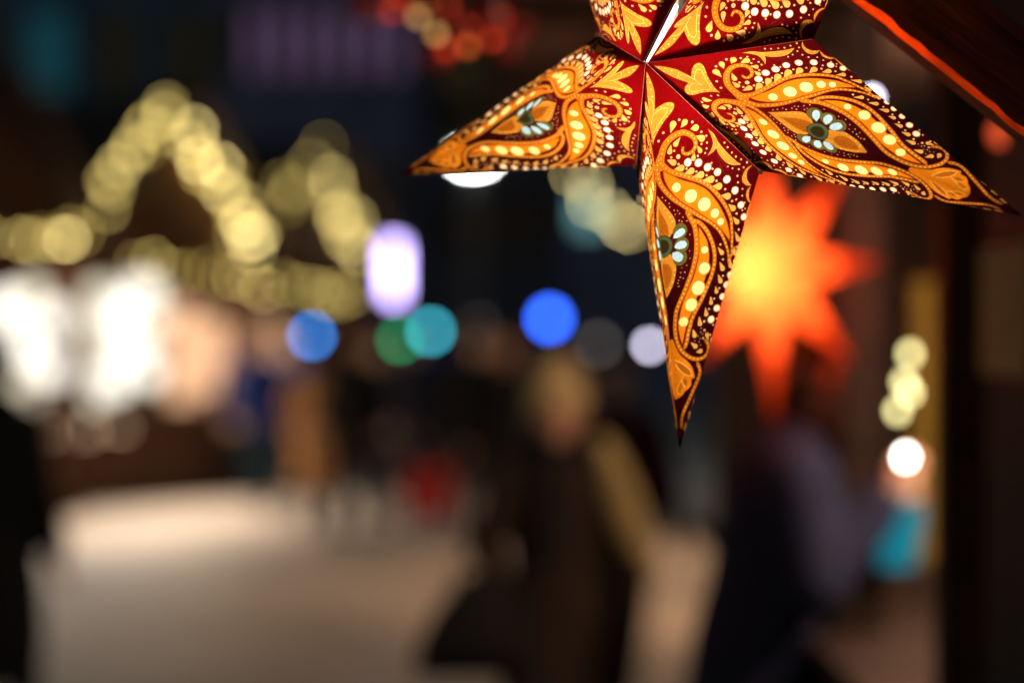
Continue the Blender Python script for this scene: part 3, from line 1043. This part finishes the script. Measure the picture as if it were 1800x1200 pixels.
globe_lamp('faint grey globe lamp above the left star tip', at(846, 132, 33), .06, 'grey_globe')
pl = thing('globe_lamp', 'small bright white globe lamp beside the lower star tip', 'lamp', at(1142, 607, 6.6))
m = MB(); m.smooth = True; m.ball((0, 0, 0), .012, 10, 8); m.build('globe', M['pale_globe'], pl)
MB().tube([(0, 0, .012), (0, 0, 2.4 - pl.location.z)], .002, 5).build('cord', M['black_cable'], pl)
pk = thing('globe_lamp', 'small pinkish globe lamp right of the orange star', 'lamp', at(1528, 512, 6.2))
m = MB(); m.smooth = True; m.ball((0, 0, 0), .018, 10, 8); m.build('globe', M['grey_globe'], pk)
MB().tube([(0, 0, .018), (0, 0, 2.4 - pk.location.z)], .002, 5).build('cord', M['black_cable'], pk)
gw = thing('globe_lamp', 'small greenish white globe lamp peeping over the right star point', 'lamp', at(1532, 172, 3.7))
m = MB(); m.smooth = True; m.ball((0, 0, 0), .009, 10, 8); m.build('globe', M['pale_globe'], gw)
MB().tube([(0, 0, .009), (0, 0, 2.4 - gw.location.z)], .002, 5).build('cord', M['black_cable'], gw)

rl = thing('globe_lamp', 'dim red globe lamp under the wooden brace at the right edge', 'lamp', at(1763, 235, 3.6))
m = MB(); m.smooth = True; m.ball((0, 0, 0), .02, 10, 8); m.build('globe', glow('red_globe', (.85, .10, .03), 1.1), rl)
MB().tube([(0, 0, .02), (0, 0, 2.4 - rl.location.z)], .002, 5).build('cord', M['black_cable'], rl)

# ---------------------------------------------------------------- buildings behind
def building(label, x0, x1, y, h, depth, mat, cols, rows, ww, wh, lit):
    b = thing('town_building', label, 'building', ((x0 + x1) / 2, y, 0))
    w = (x1 - x0) / 2
    MB().box(-w, w, 0, depth, 0, h).build('wall', M[mat], b)
    MB().box(-w - .2, w + .2, -.25, depth + .2, h + .002, h + .4).build('cornice', M[mat], b)
    for r in range(rows):
        for c in range(cols):
            x = -w + 2 * w * (c + .5) / cols; z = 3.4 + (h - 4.2) * (r + .5) / rows
            f = MB()
            for a in ((x - ww / 2 - .07, x - ww / 2, z - wh / 2 - .07, z + wh / 2 + .07), (x + ww / 2, x + ww / 2 + .07, z - wh / 2 - .07, z + wh / 2 + .07),
                      (x - ww / 2, x + ww / 2, z + wh / 2, z + wh / 2 + .07), (x - ww / 2, x + ww / 2, z - wh / 2 - .07, z - wh / 2)):
                f.box(a[0], a[1], -.08, -.003, a[2], a[3])
            fo = f.build('window', M['window_frame'], b)
            MB().box(x - ww / 2, x + ww / 2, -.04, -.004, z - wh / 2, z + wh / 2).build('pane', M[lit.get((c, r), 'window_glass')], fo)
    return b


building('dark blue town building behind the huts with a teal lit window', -26, -7.22, 60, 15, 12, 'facade_blue', 11, 3, 1.0, 2.0, {(8, 1): 'teal_window', (7, 2): 'teal_window'})
building('dark town building with a row of violet lit windows above the huts', -7.2, -2.4, 58, 15, 12, 'facade_dark', 7, 3, .30, 1.5, {(c, 1): 'violet_window' for c in range(1, 7)} | {(3, 0): 'grey_window'})
building('grey tower block behind the white street lamp', -4.2, 3.4, 70, 24, 12, 'facade_grey', 7, 6, .55, 1.6, {(3, 2): 'grey_window'})
building('dark town building with a sea green window behind the star', 1.3, 26, 62, 16, 12, 'facade_dark', 14, 3, .42, 1.5, {})
sw = thing('lit_window_sign', 'dim sea green lit panel sign on a post behind the star', 'sign', (at(1035, 375, 40).x, 40, 0))
MB().tube([(0, 0, 0), (0, 0, at(0, 402, 40).z - .02)], .05, 10).build('post', M['pole_metal'], sw)
MB().box(-.18, .18, -.04, .04, at(0, 402, 40).z, at(0, 345, 40).z).build('light_panel', M['seagreen_window'], sw)


# ---------------------------------------------------------------- people
surf('skin', (.78, .46, .32), .6, .08, 9)
surf('lips', (.40, .14, .12), .5, .05)
surf('eye_dark', (.02, .015, .012), .3, .05)
for nm, c in (('coat_brown', (.030, .018, .012)), ('coat_navy', (.018, .022, .062)), ('coat_black', (.010, .010, .012)), ('coat_tan', (.60, .30, .11)),
              ('coat_blue', (.012, .035, .20)), ('coat_maroon', (.09, .015, .018)), ('coat_plum', (.05, .035, .07)), ('coat_ochre', (.28, .13, .03)),
              ('cloth_cream', (.66, .56, .26)), ('cloth_black', (.008, .008, .010)), ('cloth_teal', (.0, .20, .26)), ('trouser_dark', (.014, .014, .018)),
              ('trouser_petrol', (.008, .04, .06)), ('hair_dark', (.02, .012, .008)), ('hair_fair', (.42, .27, .11)), ('knit_beige', (.70, .55, .28)),
              ('red_bag', (.42, .03, .03)), ('boot', (.012, .010, .009)), ('teal_bag', (.0, .42, .95)), ('jacket_red', (.42, .02, .02))):
    surf(nm, c, .85, .25, 14, .15)
M['teal_bag'].node_tree.nodes['Principled BSDF'].inputs['Roughness'].default_value = .5


def blob(name, parts, voxel, mat, parent):
    """joins tapered limbs into one continuous skin"""
    bm = bmesh.new()
    for (p0, p1, r0, r1, fl) in parts:
        p0 = Vector(p0); p1 = Vector(p1); d = p1 - p0; L = max(d.length, 1e-4); d.normalize()
        a = Vector((1, 0, 0)); a = (a - d * a.dot(d))
        a = a.normalized() if a.length > .2 else d.orthogonal().normalized()
        c = d.cross(a); rings = []; n = 14
        st = [(-r0 * math.cos(t), r0 * math.sin(t)) for t in (.12, .6, 1.1)] + [(0, r0), (L * .5, (r0 + r1) / 2), (L, r1)] + [(L + r1 * math.cos(t), r1 * math.sin(t)) for t in (1.1, .6, .12)]
        for (s, r) in st:
            rings.append([bm.verts.new(p0 + d * s + a * (r * math.cos(2 * math.pi * k / n)) + c * (r * fl * math.sin(2 * math.pi * k / n))) for k in range(n)])
        for i in range(len(rings) - 1):
            for k in range(n): bm.faces.new((rings[i][k], rings[i][(k + 1) % n], rings[i + 1][(k + 1) % n], rings[i + 1][k]))
        bm.faces.new(rings[0][::-1]); bm.faces.new(rings[-1])
    bmesh.ops.recalc_face_normals(bm, faces=bm.faces)
    me = bpy.data.meshes.new('tmp'); bm.to_mesh(me); bm.free()
    ob = bpy.data.objects.new('tmp', me); COL.objects.link(ob)
    md = ob.modifiers.new('r', 'REMESH'); md.mode = 'VOXEL'; md.voxel_size = voxel; md.use_smooth_shade = True
    sm = ob.modifiers.new('s', 'SMOOTH'); sm.iterations = 3; sm.factor = .5
    dg = bpy.context.evaluated_depsgraph_get()
    out = bpy.data.meshes.new_from_object(ob.evaluated_get(dg))
    bpy.data.objects.remove(ob); bpy.data.meshes.remove(me)
    out.name = name; out.materials.clear(); out.materials.append(M[mat])
    for p in out.polygons: p.use_smooth = True
    return link(name, out, parent)


def hand(w, dr, out):
    """palm and five fingers from wrist w along direction dr; the thumb leaves the side out"""
    w = Vector(w); dr = Vector(dr).normalized(); out = Vector(out); out = (out - dr * out.dot(dr)).normalized(); nm = dr.cross(out)
    P = [(w, w + dr * .085, .026, .036, .5)]
    for i, (o, L) in enumerate(((.028, .070), (.010, .080), (-.009, .074), (-.027, .058))):
        b = w + dr * .085 + out * o; k = b + dr * L * .55 + nm * .004; e = k + dr * L * .32 + nm * .022
        P += [(b - dr * .02, k, .0095, .009, 1), (k, e, .009, .0075, 1)]
    t0 = w + dr * .03 + out * .022; t1 = t0 + dr * .03 + out * .03; t2 = t1 + dr * .032 + out * .008 + nm * .01
    P += [(t0, t1, .012, .0105, 1), (t1, t2, .0105, .009, 1)]
    return P


def person(label, x, y, rz, h=1.70, coat='coat_black', hem=.75, legs='trouser_dark', hair='hair_dark', hat=None, scarf=None,
           arms=None, stride=.12, vox=.014, lean=0.0, bulk=1.0, gloves=None, long_hair=False):
    s = h / 1.70
    p = thing('person', label, 'person', (x, y, 0), rz)
    S = lambda a, b, c: Vector((a * s, (b - lean * max(0, c - .9)) * s, c * s))
    if arms is None: arms = (((-.25, .02, 1.13), (-.26, -.06, .89)), ((.25, -.02, 1.13), (.26, -.10, .90)))
    hd = S(0, -.02, 1.585)
    body = [(S(-.06, 0, .93), S(.06, 0, .93), .125 * s, .125 * s, .85), (S(0, 0, .95), S(0, .0, 1.12), .13 * s, .125 * s, .72), (S(0, 0, 1.12), S(0, .01, 1.33), .125 * s, .135 * s, .70),
            (S(-.13, .01, 1.385), S(.13, .01, 1.385), .062 * s, .062 * s, 1), (S(0, .012, 1.36), S(0, -.005, 1.53), .062 * s, .052 * s, 1),
            (S(0, .012, 1.60), S(0, -.012, 1.615), .088 * s, .086 * s, 1.08), (S(0, -.02, 1.56), S(0, -.045, 1.525), .066 * s, .045 * s, 1),
            (S(0, -.105, 1.60), S(0, -.122, 1.565), .010 * s, .016 * s, 1)]
    for sx in (-1, 1):
        body.append((S(sx * .088, .0, 1.60), S(sx * .094, .012, 1.565), .014 * s, .010 * s, 1))
        fy = stride * sx
        hip, kn, an = S(sx * .085, 0, .90), S(sx * .09, -.03 + fy * .5, .49), S(sx * .085, fy, .085)
        body += [(hip, kn, .088 * s, .058 * s, 1), (kn, an, .056 * s, .038 * s, 1), (an, S(sx * .095, fy - .15, .035), .042 * s, .034 * s, .9)]
    sl = []
    for sx, (el, wr) in zip((-1, 1), arms):
        sh, el, wr = S(sx * .175, .01, 1.375), Vector(el) * s, Vector(wr) * s
        body += [(sh, el, .050 * s, .040 * s, 1), (el, wr, .039 * s, .027 * s, 1)] + hand(wr, (wr - el), (-sx * .3, -1, 0))
        sl += [(sh, el, .072 * s * bulk, .062 * s * bulk, 1), (el, el.lerp(wr, .93), .060 * s * bulk, .050 * s * bulk, 1)]
    blob('body', body, vox, 'skin', p)
    if gloves:
        for sx, (el, wr) in zip((-1, 1), arms):
            el, wr = Vector(el) * s, Vector(wr) * s
            blob('glove', [(a, b, r0 + .006, r1 + .006, f) for (a, b, r0, r1, f) in hand(wr, (wr - el), (-sx * .3, -1, 0))], vox * .7, gloves, p)
    ct = [(S(-.10, .01, 1.375), S(.10, .01, 1.375), .085 * s * bulk, .085 * s * bulk, 1), (S(0, .005, 1.33), S(0, 0, 1.0), .175 * s * bulk, .165 * s * bulk, .74),
          (S(0, 0, 1.02), S(0, .0, hem + .12), .168 * s * bulk, .20 * s * bulk, .80), (S(-.07, 0, .95), S(-.085, 0, hem + .07), .12 * s, .13 * s, 1.05), (S(.07, 0, .95), S(.085, 0, hem + .07), .12 * s, .13 * s, 1.05)] + sl
    c_ = blob('coat', ct, vox, coat, p)
    for k in range(4):      # buttons down the front
        MB().ball(S(.01, -.135 * bulk, 1.27 - k * .11), .013 * s, 8, 6).build('button', M['boot'], c_)
    lg = []
    for sx in (-1, 1):
        fy = stride * sx
        lg += [(S(sx * .085, 0, .90), S(sx * .09, -.03 + fy * .5, .49), .10 * s, .072 * s, 1), (S(sx * .09, -.03 + fy * .5, .49), S(sx * .085, fy, .13), .07 * s, .058 * s, 1)]
    lg.append((S(-.06, 0, .93), S(.06, 0, .93), .135 * s, .135 * s, .85))
    blob('trousers', lg, vox, legs, p)
    for sx in (-1, 1):
        fy = stride * sx
        blob('boot', [(S(sx * .085, fy, .17), S(sx * .085, fy, .06), .056 * s, .054 * s, 1), (S(sx * .085, fy - .01, .05), S(sx * .095, fy - .17, .042), .05 * s, .042 * s, .8), (S(sx * .085, fy + .04, .035), S(sx * .095, fy - .16, .03), .036 * s, .032 * s, 1)], vox, 'boot', p)
    hr = [(S(0, .035, 1.635), S(0, .0, 1.66), .088 * s, .080 * s, 1.05), (S(-.06, .04, 1.60), S(.06, .04, 1.60), .055 * s, .055 * s, 1), (S(0, .06, 1.60), S(0, .06, 1.50), .075 * s, .06 * s, .7)]
    if long_hair:
        for sx in (-1, 1): hr.append((S(sx * .085, .0, 1.62), S(sx * .10, -.02, 1.38), .030 * s, .034 * s, 1))
    blob('hair', hr, vox * .8, hair, p)
    if hat: 
        ht = blob('hat', [(S(0, .012, 1.665), S(0, .02, 1.72), .106 * s, .085 * s, 1.05), (S(0, .005, 1.655), S(0, .005, 1.66), .112 * s, .112 * s, 1.05)], vox * .8, hat, p)
    if scarf:
        blob('scarf', [(S(-.05, .0, 1.455), S(.05, .0, 1.455), .085 * s, .085 * s, 1), (S(-.04, -.10, 1.42), S(-.05, -.15 * bulk, 1.12), .045 * s, .04 * s, .5)], vox, scarf, p)
    for sx in (-1, 1): MB().ball(S(sx * .034, -.093, 1.612), .011 * s, 8, 6).build('eye', M['eye_dark'], p)
    MB().tube([S(-.026, -.094, 1.532), S(0, -.101, 1.530), S(.026, -.094, 1.532)], .005 * s, 6).build('mouth', M['lips'], p)
    return p


# the woman walking towards the camera
wm = person('woman in knitted beige hat and long dark brown coat walking towards the camera', .14, 7.5, R(6), 1.52, 'coat_brown', .42, 'trouser_dark', 'hair_fair', 'knit_beige', 'cloth_black',
            (((-.26, -.02, 1.13), (-.20, -.12, 1.00)), ((.27, .0, 1.14), (.24, -.13, .95))), .16, .011, bulk=.98, gloves='cloth_black')
sw_ = []
for i in range(6):
    t = i / 5
    sw_.append((Vector((.14 + .12 * t, -.05, 1.33 - .34 * t)), Vector((.155 + .12 * t, -.05, 1.28 - .34 * t)), .036 + .022 * math.sin(t * 3), .038 + .02 * math.sin(t * 3), .7))
blob('shawl', sw_, .012, 'cloth_cream', wm)
# the handbag she holds
bagp = at(822, 1000, 7.3)
hb = thing('handbag', 'slouchy black handbag hanging from the hand of the woman in brown', 'bag', (bagp.x, bagp.y, bagp.z - .32))
m = MB(); m.smooth = True
prof = [(.02, .155, .05), (.0, .165, .07), (.10, .160, .085), (.20, .12, .07), (.28, .06, .03), (.31, .03, .015)]
for (z, hx, hy) in prof:
    for k in range(16):
        t = 2 * math.pi * k / 16
        m.v.append((hx * math.copysign(abs(math.cos(t)) ** .7, math.cos(t)) + z * .10, hy * math.copysign(abs(math.sin(t)) ** .7, math.sin(t)), z))
for i in range(len(prof) - 1):
    for k in range(16): m.f.append((i * 16 + k, i * 16 + (k + 1) % 16, (i + 1) * 16 + (k + 1) % 16, (i + 1) * 16 + k))
m.f.append(tuple(reversed(range(16)))); m.f.append(tuple((len(prof) - 1) * 16 + k for k in range(16)))
m.build('bag_body', M['cloth_black'], hb)
MB().tube([(-.05, 0, .22), (-.03, 0, .33), (.06, 0, .385), (.09, 0, .33), (.09, 0, .22)], .008, 8).build('strap', M['cloth_black'], hb)

# the customer at the counter, side on
person('customer in dark navy coat leaning in at the stall counter, seen side on', .52, 5.3, R(90), 1.66, 'coat_navy', .52, 'trouser_dark', 'hair_dark', None, None,
       (((-.24, -.12, 1.17), (-.16, -.27, 1.34)), ((.27, -.20, 1.16), (.20, -.28, 1.22))), .08, .011, lean=.22, bulk=1.16)
tb_ = thing('paper_bag', 'small teal paper bag dangling from the hand of the customer at the counter', 'bag', at(1578, 1000, 5.12))
m = MB(); m.prism([(-.035, 0, 0), (.035, 0, 0), (.058, 0, .13), (-.058, 0, .13)], (0, .05, 0)); m.build('bag_body', M['teal_bag'], tb_)
MB().tube([(-.03, .025, .125), (-.02, .025, .165), (.02, .025, .165), (.03, .025, .125)], .003, 6).build('handle', M['teal_bag'], tb_)
person('person in black cut off by the left edge of the picture', -1.93, 9.0, R(150), 1.66, 'coat_black', .45, 'trouser_dark', 'hair_dark', None, None, None, .1, .013, bulk=1.1)
# strollers farther down the lane
fx = lambda px, d: (px - 900) * d / 4250.
person('stroller in dark blue coat and petrol trousers in front of the bright huts', fx(462, 24), 24, R(20), 1.72, 'coat_blue', .80, 'trouser_petrol', bulk=1.1)
person('stroller in long tan coat beside the one in dark blue', fx(556, 21.5), 21.5, R(170), 1.62, 'coat_tan', .38, 'trouser_dark')
person('stroller in black standing right of the tan coat', fx(622, 20.5), 20.5, R(-20), 1.74, 'coat_black', .72)
person('stroller in ochre scarf and dark coat under the green lamp', fx(668, 23), 23, R(10), 1.68, 'coat_ochre', 1.0, 'trouser_dark', scarf='knit_beige')
person('stroller in black carrying the red bag', fx(800, 20), 20, R(190), 1.72, 'coat_black', .75)
rb = thing('shopping_bag', 'round red shopping bag beside the stroller in black', 'bag', (fx(752, 19.8), 19.8, .20))
m = MB(); m.prism([(-.17, -.07, 0), (.17, -.07, 0), (.20, -.07, .22), (.19, -.07, .42), (-.19, -.07, .42), (-.20, -.07, .22)], (0, .14, 0)); m.build('bag_body', M['red_bag'], rb)
MB().tube([(-.08, 0, .42), (-.05, 0, .60), (.05, 0, .60), (.08, 0, .42)], .01, 6).build('handle', M['boot'], rb)
person('stroller in plum jacket by the counter of the hut with the tallest peak', fx(405, 25.5), 25.5, R(-60), 1.66, 'coat_plum', .85)
person('stroller in black between the blue lamp and the hatted woman', fx(880, 18), 18, R(0), 1.70, 'coat_black', .7)
person('stroller in maroon coat just behind the hatted woman', fx(1085, 10.5), 10.5, R(20), 1.58, 'coat_maroon', 1.0, 'trouser_dark')
person('stroller in navy jacket close to the light blue lamp', fx(510, 26), 26, R(-30), 1.70, 'coat_blue', .8, 'trouser_dark')
person('stroller in navy coat left of the red bag', fx(728, 22), 22, R(30), 1.75, 'coat_navy', .7, 'trouser_petrol')
person('stroller in black with fair hair near the street lamp pole', fx(845, 25), 25, R(15), 1.72, 'coat_black', .8, 'trouser_dark', 'hair_fair')
person('stroller in ochre jacket at the counter of the hut with the tallest peak', fx(345, 26.2), 26.2, R(120), 1.68, 'coat_ochre', .9, 'trouser_dark')
person('tall stroller in navy coat walking away in the middle of the lane', fx(790, 27), 27, R(180), 1.82, 'coat_blue', .7, 'trouser_dark')
